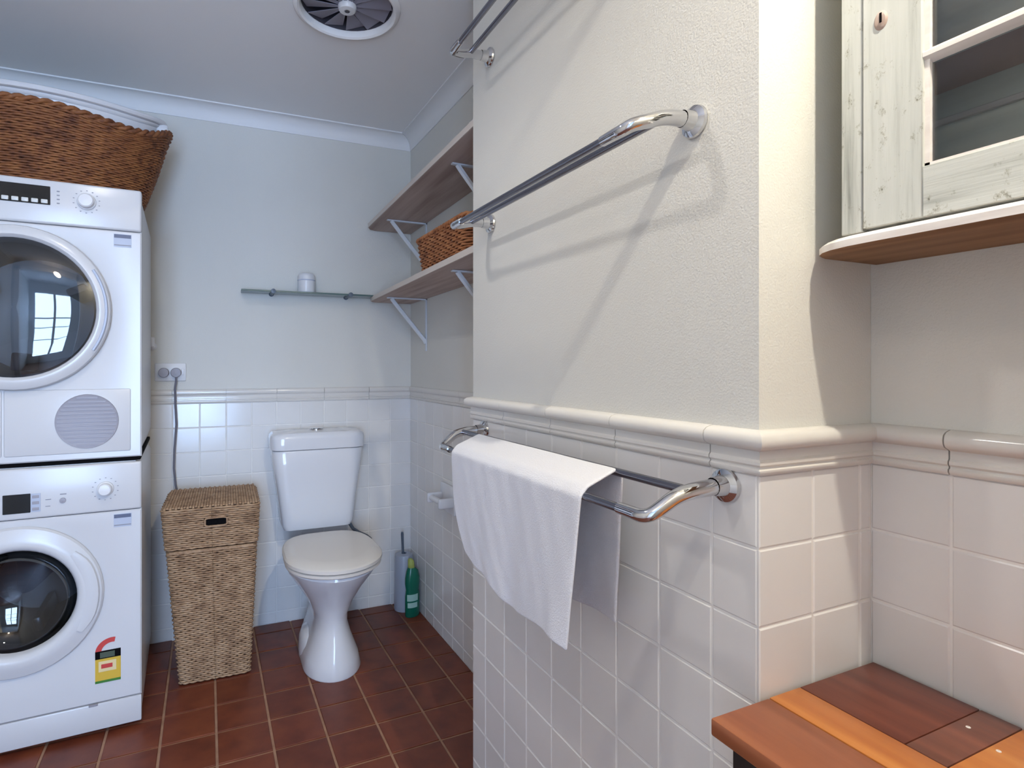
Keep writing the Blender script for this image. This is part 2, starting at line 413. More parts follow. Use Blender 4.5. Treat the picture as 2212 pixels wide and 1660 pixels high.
dado(5, (XL, yb(XL), 0), (bu.x, bu.y), ZT, [L0-.208*k for k in range(8, -1, -1)], mitre1=-1, prot=.6)
dado(6, (XB, YF, 0), (-1, 0), ZTN, [0, XB-XT], mitre1=1)

# cove cornices
def cornice(n_, origin, udir, length, m0, m1):
    nx, ny = udir[1], -udir[0]; q = .058
    prof = [(0, ZC-q-.004), (.004, ZC-q-.004), (.006, ZC-q+.004)]
    for k in range(9):
        a = pi/2*k/8; prof.append((.006+(q-.010)*(1-math.cos(a)), ZC-q+.004+(q-.010)*math.sin(a)))
    prof += [(q, ZC-.006), (q+.004, ZC-.005), (q+.004, ZC), (0, ZC)]
    m = MB(); m.loft([[(origin[0]+udir[0]*(u+mt*d)+nx*d, origin[1]+udir[1]*(u+mt*d)+ny*d, z) for d, z in prof] for u, mt in ((0, m0), (length, m1))], smooth=True)
    return m.build('trim_%d' % n_, 'cornice', kind='structure')
cornice(7, (XL, yb(XL), 0), (bu.x, bu.y), L0, 1, -1)
cornice(8, (XB, yb(XB), 0), (0, -1), yb(XB)-YF, 1, 0)
cornice(9, (XL, YS, 0), (0, 1), yb(XL)-YS, 1, -1)

def rrect(u, hx, hy, r):
    """point and normal on a rounded rectangle, u in 0..1, starting mid front (-y) going +x"""
    segs = [('l', (0, -hy), (hx-r, -hy), (0, -1)), ('a', (hx-r, -hy+r), -pi/2), ('l', (hx, -hy+r), (hx, hy-r), (1, 0)), ('a', (hx-r, hy-r), 0),
            ('l', (hx-r, hy), (-hx+r, hy), (0, 1)), ('a', (-hx+r, hy-r), pi/2), ('l', (-hx, hy-r), (-hx, -hy+r), (-1, 0)), ('a', (-hx+r, -hy+r), pi), ('l', (-hx+r, -hy), (0, -hy), (0, -1))]
    Ls = [math.dist(s[1], s[2]) if s[0] == 'l' else r*pi/2 for s in segs]; T = sum(Ls); d = u*T
    for s, L in zip(segs, Ls):
        if d <= L+1e-9:
            f = d/L
            if s[0] == 'l': return (s[1][0]+(s[2][0]-s[1][0])*f, s[1][1]+(s[2][1]-s[1][1])*f), s[3]
            a = s[2]+f*pi/2; return (s[1][0]+r*math.cos(a), s[1][1]+r*math.sin(a)), (math.cos(a), math.sin(a))
        d -= L
    return (0, -hy), (0, -1)


# ------------------------------------------------------------------ washing machine and dryer
AM = .034
MLOC = (-.1913-.3*math.cos(AM), 2.0548-.3*math.sin(AM))
def yring(m, cx, cz, prof, n=56): # lathe about y axis at (cx, cz); prof (r, y)
    m.lathe(prof, (cx, 0, cz), 'y', n)
def label_plate(m, x0, x1, z0, z1, y): m.box((x0, y-.0006, z0), (x1, y+.001, z1))
def machine(name, label, z0, h, dryer):
    t = thing(name, label, 'dryer' if dryer else 'washing machine', (MLOC[0], MLOC[1], z0), AM)
    dx = -.022      # door centre offset
    cz = (1.314-z0) if dryer else (.452-z0)
    D = .56
    # body shell with round front opening: front plate as square-to-circle rings
    ro = .222 if dryer else .200
    m = MB()
    def rr_(y, e=0, r=.010):
        return [(p[0][0], y, h/2+p[0][1]) for p in [rrect(k/60, .3-e, h/2-e, r) for k in range(60)]]
    m.loft([rr_(.012, .012), rr_(.012, .002), rr_(.02, 0), rr_(D-.006, 0), rr_(D, .006)], False, True)
    shell = m.build('side_shell', 'enamel_side', t)
    m = MB(); N = 64
    zt = h if False else (h-.135 if dryer else h-.155)   # top of lower front plate
    zb = .0 if dryer else .085
    def sqr(k, y, e=0):
        a = 2*pi*k/N+pi/4; c, s_ = math.cos(a), math.sin(a); q = max(abs(c), abs(s_)); u, v = c/q, s_/q
        X = (.3-dx-e)*u if u > 0 else (.3+dx-e)*u; Z = (zt-cz-e)*v if v > 0 else (cz-zb-e)*v
        return (dx+X, y, cz+Z)
    circ = lambda r, y: [(dx+r*math.cos(2*pi*k/N+pi/4), y, cz+r*math.sin(2*pi*k/N+pi/4)) for k in range(N)]
    m.loft([[sqr(k, .02) for k in range(N)], [sqr(k, .004) for k in range(N)], [sqr(k, 0, .004) for k in range(N)], circ(ro+.012, 0), circ(ro, .004), circ(ro-.004, .022)], False, False)
    m.build('front_panel', 'enamel', t)
    # control fascia
    m = MB(); m.box((-.3, -.004, zt+.002), (.3, .03, h-(.002 if dryer else .004)), .007, 3)
    fas = m.build('control_panel', 'enamel', t)
    yf = -.0046
    kx, kz = (-.338, 1.646) if dryer else (-.289, .764)
    kx = kx+.1913+.3; kz -= z0; kr = .0215 if dryer else .019
    m = MB(); m.lathe([(kr+.004, yf), (kr+.003, yf-.004), (kr, yf-.006), (kr-.001, yf-.022), (kr-.004, yf-.025), (0.0001, yf-.026)], (kx, 0, kz), 'y', 32)
    kn = m.build('dial', 'plastic_white', fas)
    m = MB()
    for k in range(14):
        a = 2*pi*k/14+.2; m.box((kx+.034*math.cos(a)-.002, yf-.0006, kz+.034*math.sin(a)-.001), (kx+.034*math.cos(a)+.002, yf+.001, kz+.034*math.sin(a)+.001))
    m.build('dial_mark', 'print', fas, kind='stuff')
    if dryer:
        x0, x1, za, zb_ = -.16, .062, 1.625-z0, 1.680-z0
        m = MB(); m.box((x0, yf-.002, za), (x1, yf+.002, zb_), .001, 1); m.build('display', 'display', fas)
        for k in range(9):
            bx = x1-.014-k*.0235; m = MB(); m.box((bx-.0085, yf-.005, za+.003), (bx+.0085, yf, za+.015), .002, 2); m.build('button', 'button', fas)
        m = MB()
        for k in range(4): m.box((.078, yf-.0006, za+.006+k*.012), (.085, yf+.001, za+.009+k*.012))
        m.build('printed_mark', 'print', fas, kind='stuff')
    else:
        x0, x1, za, zb_ = -.052, .014, .712-z0, .768-z0
        m = MB(); m.box((x0, yf-.002, za), (x1, yf+.002, zb_), .001, 1); m.build('display', 'display', fas)
        m = MB(); m.box((x1+.001, yf-.0012, za+.001), (x1+.024, yf+.001, zb_-.001)); m.build('touch_strip', 'label_pale', fas)
        for k in range(3):
            m = MB(); m.box((x1+.004, yf-.002, za+.005+k*.018), (x1+.021, yf, za+.014+k*.018), .001, 1); m.build('button', 'plastic_grey', fas)
        m = MB(); m.lathe([(.008, yf), (.008, yf-.004), (.0001, yf-.005)], (.093, 0, .740-z0), 'y', 20); m.build('button', 'plastic_grey', fas)
        m = MB(); m.box((.086, yf-.0006, .757-z0), (.102, yf+.001, .760-z0)); m.box((.050, yf-.0006, .745-z0), (.064, yf+.001, .747-z0)); m.box((.050, yf-.0006, .725-z0), (.062, yf+.001, .727-z0)); m.build('printed_mark', 'print', fas, kind='stuff')
        for k in range(2):
            m = MB(); m.lathe([(.006, yf), (.006, yf-.004), (.0001, yf-.005)], (x0-.028, 0, za+.018+.02*k), 'y', 16); m.build('button', 'plastic_grey', fas)
        m = MB(); m.box((-.29, -.008, zt+.012), (-.115, .0, h-.014), .006, 2); m.build('detergent_drawer', 'enamel', t)
    # rating sticker at the top right of the front plate
    sx, sz = .224, zt-.010; m = MB(); m.box((sx, -.0012, sz-.040), (sx+.048, .001, sz)); st = m.build('sticker', 'label_pale', t)
    m = MB(); m.box((sx+.001, -.002, sz-.012), (sx+.047, 0, sz-.001)); m.build('sticker_band', 'label_dark', st)
    m = MB(); m.box((sx+.001, -.0018, sz-.036), (sx+.047, 0, sz-.033)); m.build('sticker_line', 'print', st)
    # door
    if dryer:
        m = MB(); yring(m, dx, cz, [(.206, .012), (.238, .002), (.242, -.012), (.238, -.024), (.222, -.034), (.212, -.034), (.204, -.026), (.196, -.010), (.194, .006)])
        dr = m.build('door', 'enamel', t)
        m = MB(); yring(m, dx, cz, [(.203, -.026), (.180, -.031), (.140, -.036), (.09, -.0395), (.04, -.0412), (.0005, -.0415)]); g = m.build('glass', 'glass_door', dr)
        # blue-grey arc stands for the shading along the ring's right edge
        m = MB()
        pts = []
        for k in range(13):
            a = math.radians(-32+64*k/12); pts.append((dx+.230*math.cos(a), -.031, cz+.230*math.sin(a)))
        m.tube(pts, .0045, 6); m.build('ring_shading', 'label_pale', dr)
        m = MB(); yring(m, dx, cz, [(.205, .0), (.195, .06), (.190, .30), (.0005, .31)]); m.build('drum', 'steel', t)
        for k in range(3):
            a = 2*pi*k/3+.6; m = MB(); m.box((-.185, .05, -.012), (-.13, .29, .012), .006, 2)
            o = m.build('paddle', 'plastic_grey', t); o.location = (dx, 0, cz); o.rotation_euler = (0, a, 0)
        # condenser flap + round grille
        m = MB()
        m.box((-.05, -.003, .02), (.27, .003, .215), .004, 2); cov = m.build('service_flap', 'enamel', t)
        m = MB(); m.box((-.29, -.003, .02), (-.055, .003, .215), .004, 2); m.build('service_flap', 'enamel', t)
        gx, gz = .155, .975-z0
        m = MB(); m.lathe([(.083, -.003), (.082, -.007), (.079, -.006), (.0005, -.006)], (gx, 0, gz), 'y', 48); gr = m.build('grille', 'plastic_grey', cov)
        m = MB()
        for k in range(13):
            zz = -.072+.012*k; hw = math.sqrt(max(0, .077**2-zz**2)); m.box((gx-hw, -.0078, gz+zz-.0025), (gx+hw, -.005, gz+zz+.0025))
        m.build('grille_slat', 'plastic_grey', gr, kind='stuff')
    else:
        m = MB(); yring(m, dx, cz, [(.168, .012), (.218, .004), (.221, -.006), (.216, -.014), (.190, -.022), (.172, -.026), (.160, -.022), (.152, -.010), (.150, .006)])
        dr = m.build('door', 'enamel', t)
        m = MB(); yring(m, dx, cz, [(.154, -.004), (.150, .010), (.120, .04), (.075, .06), (.03, .068), (.0005, .07)]); m.build('glass', 'glass_door', dr)
        m = MB(); yring(m, dx, cz, [(.170, .02), (.160, .09), (.155, .12), (.152, .36), (.0005, .38)]); m.build('drum', 'steel', t)
        m = MB(); yring(m, dx, cz, [(.176, .006), (.170, .02), (.156, .06), (.160, .10), (.168, .12)]); m.build('door_gasket', 'plastic_grey', t)
        for k in range(3):
            a = 2*pi*k/3+.3; m = MB(); m.box((-.15, .13, -.012), (-.105, .36, .012), .006, 2)
            o = m.build('paddle', 'steel', t); o.location = (dx, 0, cz); o.rotation_euler = (0, a, 0)
        # grip: raised crescent panel on the right side of the ring
        m = MB(); rows = []
        for k in range(15):
            a = math.radians(-34+76*k/14); e = min(1, min(k, 14-k)/2.5)*.010+.0105
            rows.append([(dx+(.192+r_*e)*math.cos(a), y_, cz+(.192+r_*e)*math.sin(a)) for r_, y_ in ((-1, -.014), (-.8, -.025), (0, -.027), (.8, -.024), (1, -.012))])
        m.grid(rows); m.build('door_handle', 'enamel', dr)
        # plinth flap
        m = MB(); m.box((-.3, .002, .0), (.3, .02, .082), .004, 2); pl = m.build('plinth', 'enamel', t)
        for xx in (-.20, -.165, .17):
            m = MB(); m.box((xx-.012, -.001, .077), (xx+.012, .004, .083), .001, 1); m.build('plinth_clip', 'plastic_grey', pl)
        # energy label: red swoosh, dark band, yellow panel, green foot
        ex, e0 = .175, .164-z0
        m = MB(); m.box((ex, -.0012, e0), (ex+.068, .001, e0+.098)); el = m.build('rating_label', 'yellow', t)
        m = MB(); m.box((ex, -.002, e0), (ex+.068, 0, e0+.007)); m.build('label_foot', 'green', el)
        m = MB(); m.box((ex, -.002, e0+.074), (ex+.068, 0, e0+.098)); m.build('label_band', 'dark', el)
        m = MB(); m.box((ex+.013, -.0026, e0+.077), (ex+.052, 0, e0+.094)); m.build('label_print', 'olive', el)
        m = MB(); m.box((ex+.009, -.002, e0+.034), (ex+.056, 0, e0+.066)); m.build('label_window', 'cream', el)
        m = MB(); m.box((ex+.016, -.0026, e0+.044), (ex+.046, 0, e0+.057), .0005, 1); m.build('label_number', 'red', el)
        m = MB(); rows = []
        for k in range(13):
            a = math.radians(178-98*k/12); cx_, cz_ = ex+.046, e0+.094
            rows.append([(cx_+r_*1.0*math.cos(a), -.0015, cz_+r_*.92*math.sin(a)) for r_ in (.030, .046)])
        m.grid(rows); m.build('label_swoosh', 'red', el)
        for xx in (-.25, .25):
            for yy in (.06, .5):
                m = MB(); m.cyl((xx, yy, -.018), (xx, yy, .002), .02, 16); m.build('foot', 'dark', t)
    return t
machine('washing_machine', 'white front-loading washing machine on the tiled floor, with yellow rating label', .018, .828, False)
machine('clothes_dryer', 'white clothes dryer stacked on top of the washing machine', .858, .844, True)
m = MB(); m.box((-.297, .006, .846), (.297, .555, .858), .002, 1)
sk = m.build('stacking_kit', 'dark'); sk.location = (MLOC[0], MLOC[1], 0); sk.rotation_euler = (0, 0, AM)
tag(sk, 'thin dark stacking strip between the dryer and the washing machine', 'stacking strip')

# ------------------------------------------------------------------ woven baskets
def weave(m, surf, nu, rows, amp, rad, closed=True, hole=None, nseg=5, flat=1.5, umin=0, umax=1):
    """surf(u, v)->(point, outward normal); one wavy strand per row"""
    for r in range(rows):
        v = (r+.5)/rows; seg = []
        cnt = nu*2
        P = []
        for i in range(cnt+1):
            u = umin+(umax-umin)*i/cnt
            p, nrm = surf(u % 1.0 if closed else u, v)
            a = amp*math.cos(pi*i/1.0*.5*2/1) if False else amp*(1 if (i//2+r) % 2 == 0 else -1)*(1 if i % 2 == 0 else 0)
            P.append((u, Vector(p)+Vector(nrm)*(a+random.uniform(-.0005, .0005))+Vector((0, 0, random.uniform(-.0007, .0007)))))
        rr = rad*random.uniform(.88, 1.1)
        cur = []
        for u, p in P:
            if hole and hole(u, v, p):
                if len(cur) > 2: m.tube(cur, rr, nseg, True, flat=flat)
                cur = []
            else: cur.append(p)
        if len(cur) > 2: m.tube(cur, rr, nseg, not closed, flat=flat)
# hamper
hamp = thing('laundry_hamper', 'tall tapered woven seagrass laundry hamper with lid beside the toilet', 'hamper', (.020, 2.362, 0), -.03)
HH, HL = .645, .492
def hdim(z): f = z/HH; return .116+.040*f, .112+.052*f
def hcen(z): f = z/HH; return (.010-.012*f, 0.0)
def hsurf(za, zb, grow=0):
    def f(u, v):
        z = za+(zb-za)*v; hx, hy = hdim(z); c = hcen(z); (x_, y_), nn = rrect(u, hx+grow, hy+grow, .014)
        return (c[0]+x_, c[1]+y_, z), (nn[0], nn[1], 0)
    return f
def hshell(m, za, zb, grow, top=False):
    rings = []
    for z in (za, zb):
        hx, hy = hdim(z); c = hcen(z); rings.append([(c[0]+p[0][0], c[1]+p[0][1], z) for p in [rrect(k/48, hx+grow, hy+grow, .014) for k in range(48)]])
    m.loft(rings, True, top, smooth=False)
m = MB(); hshell(m, .004, HL, -.007, False); m.build('shade_shell', 'wicker_inside', hamp)  # dark shell behind the weave, coloured as shade
m = MB(); weave(m, hsurf(.004, HL-.003), 74, 62, .0028, .0036, flat=1.25); m.build('woven_body', 'wicker_tan', hamp, kind='stuff', sharp=False)
m = MB(); rim = [hsurf(0, 1)(k/60, HL-.002)[0] for k in range(60)]
m.tube([Vector(p) for p in rim]+[rim[0]], .0045, 6); m.build('rim', 'wicker_tan', hamp)
# lid
lid_lift = .004
def inhole(u, v, p): return abs(p.x-.013) < .036 and p.y < 0 and abs(p.z-.590) < .0145
m = MB(); weave(m, hsurf(HL+.006, HH-.002, .003), 74, 19, .0028, .0036, hole=inhole, flat=1.25)
tx, ty = hdim(HH)
for r in range(34):        # top face strands run front to back
    xx = -tx+.006+(2*tx-.012)*r/33; P = []
    for i in range(41):
        y_ = -ty+2*ty*i/40; P.append((xx-.002, y_, HH+.001+.0024*(1 if (i//2+r) % 2 else -1)*(1 if i % 2 == 0 else 0)))
    m.tube(P, .0040, 5, flat=1.25)
ld = m.build('lid', 'wicker_tan', hamp, sharp=False)
m = MB(); hshell(m, HL+.004, HH-.002, -.006, True); m.build('lid_shade_shell', 'wicker_inside', ld)  # same shade-coloured shell inside the lid
m = MB(); ring = []
for k in range(33):
    a = 2*pi*k/32; ring.append((.013+.036*max(-1, min(1, 1.25*math.cos(a))), -hdim(.592)[1]-.0085, .590+.0145*max(-1, min(1, 1.25*math.sin(a)))))
m.tube(ring, .0032, 6, False); m.build('handle_rim', 'wicker_tan', ld)
m = MB(); m.box((.013-.038, -hdim(.592)[1]-.0015, .575), (.013+.038, -hdim(.592)[1]+.004, .606)); m.build('slot_shade', 'dark', ld)  # black box in the cutout, its shade put into the colour
m = MB(); m.box((-.004, -.03, HH+.002), (.006, .012, HH+.0062), .0015, 2); m.build('lid_loop', 'wicker_tan', ld)

# oval willow basket on the dryer
BA, BB = .377, .235
bsk = thing('laundry_basket', 'big oval brown willow laundry basket on top of the dryer', 'basket', (-.505, 2.335, 1.703), .03)
def bsurf(u, v, grow=0):
    a = 2*pi*u; f = v**.9
    ax = .285+(BA-.285)*f+grow; by = .185+(BB-.185)*f+grow
    lift = .040*abs(math.cos(a))**9*v
    zz = v*.252+lift*v-.022*v*v*math.sin(2*a)**2
    p = (ax*math.cos(a), by*math.sin(a), zz); nn = Vector((math.cos(a)/ax, math.sin(a)/by, 0)).normalized()
    return p, tuple(nn)
m = MB(); rings = [[bsurf(k/64, v, -.007)[0] for k in range(64)] for v in (0, .25, .5, .75, .98)]
m.loft(rings, True, False); m.build('shade_shell', 'wicker_inside', bsk)  # shade-coloured shell behind the willow strands
m = MB(); weave(m, bsurf, 96, 34, .003, .0043, flat=1.1); m.build('woven_body', 'wicker_brown', bsk, kind='stuff', sharp=False)
m = MB()
for q in (0, 1):    # twisted rim of two strands
    P = []
    for k in range(241):
        u = k/240; p, nn = bsurf(u % 1, 1.0); a = 2*pi*u*34+pi*q; P.append(Vector(p)+Vector(nn)*.006*math.cos(a)+Vector((0, 0, .006*math.sin(a))))
    m.tube(P, .0068, 6, False)
m.build('rim', 'wicker_brown', bsk, sharp=False)
# white plastic tub nested in it
tub = thing('laundry_tub', 'white plastic oval laundry tub nested in the brown willow basket', 'tub', (-.505, 2.335, 1.712), .03)
def ov(a, b, z, lift=0): return [((a)*math.cos(2*pi*k/64), b*math.sin(2*pi*k/64), z+lift*abs(math.cos(2*pi*k/64))**8) for k in range(64)]
m = MB(); m.loft([ov(.27, .165, .004), ov(.262, .158, .0), ov(.332, .198, .20), ov(.349, .213, .262, .028), ov(.355, .219, .266, .028), ov(.358, .222, .273, .028), ov(.356, .220, .28, .028), ov(.344, .211, .282, .028), ov(.337, .206, .275, .028), ov(.322, .193, .24, .02), ov(.25, .15, .012)], True, True)
m.build('tub_body', 'plastic_white', tub)
m = MB(); P = [(x_, y_, z_) for x_, y_, z_ in ov(.362, .228, .284, .028)]; m.tube(P+[P[0]], .0095, 8, False, flat=1.0); m.build('tub_rim', 'plastic_white', tub)
m = MB(); m.box((.336, -.055, .272), (.374, .055, .302), .008, 3); m.build('tub_handle', 'plastic_white', tub)

# ------------------------------------------------------------------ toilet
toi = thing('toilet', 'white close-coupled ceramic toilet with closed lid against the back wall', 'toilet', (.440, 2.630, 0), -.01)
def egg(hw, yf, yb_, z, n=40, sq_=2.0, xo=0, wy=.42):
    """outline with its front at yf (more negative) and back at yb_; widest at fraction wy from the front"""
    ym = yf+(yb_-yf)*wy; out = []
    for k in range(n):
        a = 2*pi*k/n; c, s_ = math.cos(a), math.sin(a)
        if s_ < 0: x_, y_ = hw*c, ym+(ym-yf)*s_
        else:
            e = 2/3.2; x_ = hw*math.copysign(abs(c)**e, c); y_ = ym+(yb_-ym)*abs(s_)**e
        out.append((xo+x_, y_, z))
    return out
m = MB()
m.loft([egg(.106, -.578, -.12, 0, wy=.3), egg(.108, -.580, -.12, .006, wy=.3), egg(.098, -.572, -.13, .05, wy=.3), egg(.072, -.548, -.15, .12, wy=.3), egg(.060, -.530, -.16, .17, wy=.3),
        egg(.064, -.532, -.15, .205, wy=.32), egg(.090, -.555, -.13, .26, wy=.36), egg(.128, -.600, -.11, .32, wy=.4), egg(.160, -.650, -.10, .372, wy=.42), egg(.168, -.664, -.10, .392, wy=.42), egg(.166, -.662, -.10, .402, wy=.42), egg(.150, -.64, -.11, .405, wy=.42)])
m.build('pan', 'ceramic', toi)
m = MB(); m.loft([[(-.055+.052*c*r_, -.33+.11*s_*r_, z) for c, s_ in [(math.cos(2*pi*k/20), math.sin(2*pi*k/20)) for k in range(20)]] for r_, z in ((1, 0), (1.02, .03), (.96, .07), (.75, .10), (.4, .115))])
m.build('trap_bulge', 'ceramic', toi)
m = MB(); m.loft([egg(.172, -.675, -.215, .406, wy=.42), egg(.176, -.680, -.212, .410, wy=.42), egg(.176, -.680, -.212, .418, wy=.42), egg(.172, -.676, -.215, .421, wy=.42)]); m.build('seat', 'seat', toi)
m = MB(); m.loft([egg(.174, -.680, -.215, .423, wy=.42), egg(.179, -.686, -.210, .427, wy=.42), egg(.179, -.686, -.210, .438, wy=.42), egg(.173, -.678, -.214, .444, wy=.42), egg(.13, -.60, -.25, .448, wy=.42), egg(.05, -.48, -.32, .449, wy=.42)]); m.build('lid', 'seat', toi)
for s_ in (-1, 1):
    m = MB(); m.cyl((s_*.075-.02, -.205, .425), (s_*.075+.02, -.205, .425), .011, 12); m.build('hinge', 'plastic_white', toi)
def rr3(hx, y0_, y1_, z, r=.03, n=48, cx_=0):
    hy = (y1_-y0_)/2; return [(cx_+p[0][0], (y0_+y1_)/2+p[0][1], z) for p in [rrect(k/n, hx, hy, r) for k in range(n)]]
m = MB(); m.loft([rr3(.142, -.155, -.012, .446, .025), rr3(.152, -.162, -.006, .466, .03), rr3(.165, -.168, -.004, .58, .035), rr3(.183, -.176, -.004, .70, .038), rr3(.192, -.180, -.004, .782, .04), rr3(.190, -.178, -.004, .786, .04)])
m.build('cistern', 'ceramic', toi)
m = MB(); m.loft([rr3(.188, -.178, -.004, .787, .04), rr3(.197, -.186, -.002, .791, .042), rr3(.199, -.188, -.002, .835, .042), rr3(.196, -.185, -.002, .850, .042), rr3(.185, -.175, -.008, .860, .04), rr3(.12, -.13, -.03, .864, .04)])
cl = m.build('cistern_lid', 'ceramic', toi)
m = MB(); m.lathe([(.030, .862), (.030, .868), (.027, .871), (.0005, .871)], (0, -.09, 0), 'z', 28); m.build('flush_button', 'chrome', cl)
m = MB(); m.tube([(.15, -.07, .43), (.165, -.085, .405), (.19, -.08, .385), (.235, -.05, .355), (.26, -.02, .33), (.265, .0, .31)], .008, 8); m.build('shadow_curve', 'brush_stem', toi)  # dark tube drawn for a curved shadow beside the cistern

# toilet brush and cleaner bottle in the corner
br = thing('toilet_brush', 'frosted grey toilet brush holder in the corner behind the green bottle', 'toilet brush', (.845, 2.545, 0))
m = MB(); m.lathe([(.0005, .0), (.044, 0), (.046, .01), (.043, .25), (.040, .258), (.012, .262)], (0, 0, 0), 'z', 28); m.build('holder', 'brush', br)
m = MB(); m.tube([(-.004, 0, .255), (-.006, 0, .30), (-.008, 0, .352), (-.008, 0, .362)], [.006, .006, .007, .005], 10); m.build('handle', 'brush_stem', br)
bo = thing('cleaner_bottle', 'green toilet cleaner bottle with yellow cap on the floor by the right wall', 'bottle', (.858, 2.462, 0), .3)
def be(hx, hy, z, xo=0): return [(xo+hx*math.cos(2*pi*k/28), hy*math.sin(2*pi*k/28), z) for k in range(28)]
m = MB(); m.loft([be(.034, .022, 0), be(.037, .025, .006), be(.037, .025, .09), be(.033, .023, .12), be(.038, .025, .15), be(.037, .025, .175), be(.030, .022, .205), be(.016, .015, .222, -.006)]); m.build('bottle_body', 'bottle', bo)
m = MB(); m.loft([be(.015, .015, .220, -.006), be(.016, .016, .224, -.006), be(.014, .014, .252, -.008), be(.008, .008, .262, -.012)]); m.build('cap', 'cap', bo)
for z0_, z1_, a0, a1 in ((.075, .105, 200, 290), (.045, .068, 205, 285)):
    m = MB(); rows = []
    for k in range(9):
        a = math.radians(a0+(a1-a0)*k/8); rows.append([(.0378*math.cos(a), .0258*math.sin(a), z) for z in (z0_, z1_)])
    m.grid(rows); m.build('bottle_print', 'label_white', bo)

# ------------------------------------------------------------------ things on the back wall
def backpt(x_, d=0): return (x_+d*AB, yb(x_)-d)
gs = thing('glass_shelf', 'narrow glass shelf with green edge on two brackets, above the toilet', 'shelf', (.4185, yb(.4185), 1.461), math.atan(AB))
m = MB(); m.box((-.287, -.098, .0), (.287, -.004, .007), .0015, 1); m.build('glass_board', 'glass_shelf', gs)
for xx in (-.16, .17):
    m = MB(); m.lathe([(.0005, 0), (.011, 0), (.011, -.008), (.007, -.012), (.006, -.112), (.0105, -.114), (.010, -.122), (.0005, -.123)], (xx, 0, .001), 'y', 16); m.build('shelf_clip', 'brush_stem', gs)
cup = thing('air_freshener', 'small white plastic canister standing on the glass shelf', 'canister', (.402, yb(.40)-.052, 1.4685))
m = MB(); m.lathe([(.0005, 0), (.036, 0), (.038, .004), (.038, .070), (.036, .078), (.028, .086), (.012, .089), (.0005, .0895)], (0, 0, 0), 'z', 32); m.build('canister', 'plastic_white', cup)
m = MB(); m.lathe([(.0385, .052), (.039, .053), (.039, .056), (.0385, .057)], (0, 0, 0), 'z', 32); m.build('seam', 'label_pale', cup)

ou = thing('power_outlet', 'white double power outlet with two grey plugs beside the dryer', 'power outlet', (-.140, yb(-.140), 1.118), math.atan(AB))
m = MB(); m.box((-.058, -.010, -.037), (.058, 0, .037), .003, 2); op = m.build('plate', 'plastic_white', ou)
for xx in (.046,):
    m = MB(); m.box((xx-.005, -.0135, -.012), (xx+.005, -.009, .014), .002, 2); m.build('switch', 'plastic_white', op)
for xx in (-.024, .021):
    m = MB(); m.lathe([(.0195, -.010), (.020, -.030), (.018, -.036), (.0005, -.037)], (xx, 0, -.002), 'y', 24); m.build('plug', 'plastic_grey', ou)
m = MB()
ox, oy = -.119, yb(-.12)-.03
m.tube([(ox, oy, 1.098), (ox, oy-.004, 1.08), (ox-.004, oy+.004, 1.05), (ox-.003, oy+.008, .98), (ox+.001, oy+.006, .90), (ox-.006, oy+.008, .80), (ox-.008, oy+.006, .72), (ox-.002, oy+.008, .65), (ox+.020, oy+.01, .55), (ox+.04, oy+.01, .30), (ox+.045, oy+.01, .08), (ox+.04, oy, .012)], .0042, 8)
tag(m.build('power_cable', 'cable'), 'grey power cable hanging from the wall outlet down behind the hamper', 'cable')
tp = thing('water_tap', 'small white wall tap just above the power outlet beside the dryer', 'tap', (-.205, yb(-.2), 1.225), 0)
m = MB(); m.lathe([(.0005, 0), (.014, 0), (.014, -.008), (.008, -.010), (.008, -.034), (.0005, -.036)], (0, 0, 0), 'y', 18); m.build('spout', 'plastic_white', tp)
m = MB(); m.box((-.008, -.040, -.004), (.008, -.024, .036), .004, 2); m.build('tap_handle', 'plastic_white', tp)

# toilet roll holder on the rear right wall, mostly behind the towel
rh = thing('toilet_roll_holder', 'white ceramic toilet roll holder on the wall behind the hanging towel', 'toilet roll holder', (XB, 2.135, .60))
m = MB(); m.box((-.012, -.075, -.055), (-.001, .075, .060), .005, 2); m.build('back_plate', 'ceramic', rh)
for s_ in (-1, 1):
    m = MB(); m.box((-.075, s_*.062-.009, -.022), (-.008, s_*.062+.009, .018), .007, 3); m.build('arm', 'ceramic', rh)
m = MB(); m.cyl((-.058, -.056, 0), (-.058, .056, 0), .012, 16); m.build('roller', 'plastic_white', rh)

# ------------------------------------------------------------------ timber shelves with brackets on the rear right wall
def bracket(m, y, z):       # hanging below z, arm towards -x
    w_ = .014
    m.box((XB-.006, y-w_/2, z-.235), (XB-.001, y+w_/2, z-.001)); m.box((XB-.185, y-w_/2, z-.006), (XB-.001, y+w_/2, z-.001))
    m.tube([(XB-.165, y, z-.005), (XB-.155, y, z-.018), (XB-.012, y, z-.185), (XB-.004, y, z-.200)], .0095, 6)
def shelf(label, zrear, zfront, xf_rear, xf_front):
    t = thing('timber_shelf', label, 'shelf', (0, 0, 0), 0, 'timber shelves on the rear right wall')
    yr, yfr = yb(XB)-.004, 1.30 if False else YF+.004
    # board: goes from the back wall towards the camera; corner near the back wall is rounded
    th = .019; out = [(XB-.002, yfr), (XB-.002, yr), (xf_rear+.045, yr), (xf_rear+.018, yr-.012), (xf_rear+.002, yr-.045), (xf_front, yfr)]
    zz = lambda y: zrear+(zfront-zrear)*(yr-y)/(yr-yfr)
    m = MB(); m.loft([[(p[0], p[1], zz(p[1])+d) for p in out] for d in (0, th)], smooth=False); b = m.build('board', 'wood_shelf', t)
    m = MB(); m.loft([[(p[0]-e, p[1], zz(p[1])+d) for p, e in ((out[4], 0), (out[4], .003), (out[5], .003), (out[5], 0))] for d in (.0005, th+.0005)], smooth=False)
    m.build('edge_strip', 'wood_edge', b)
    for y in (2.40, 1.68):
        m = MB(); bracket(m, y, zz(y)); m.build('bracket', 'bracket', t)
    return t, zz
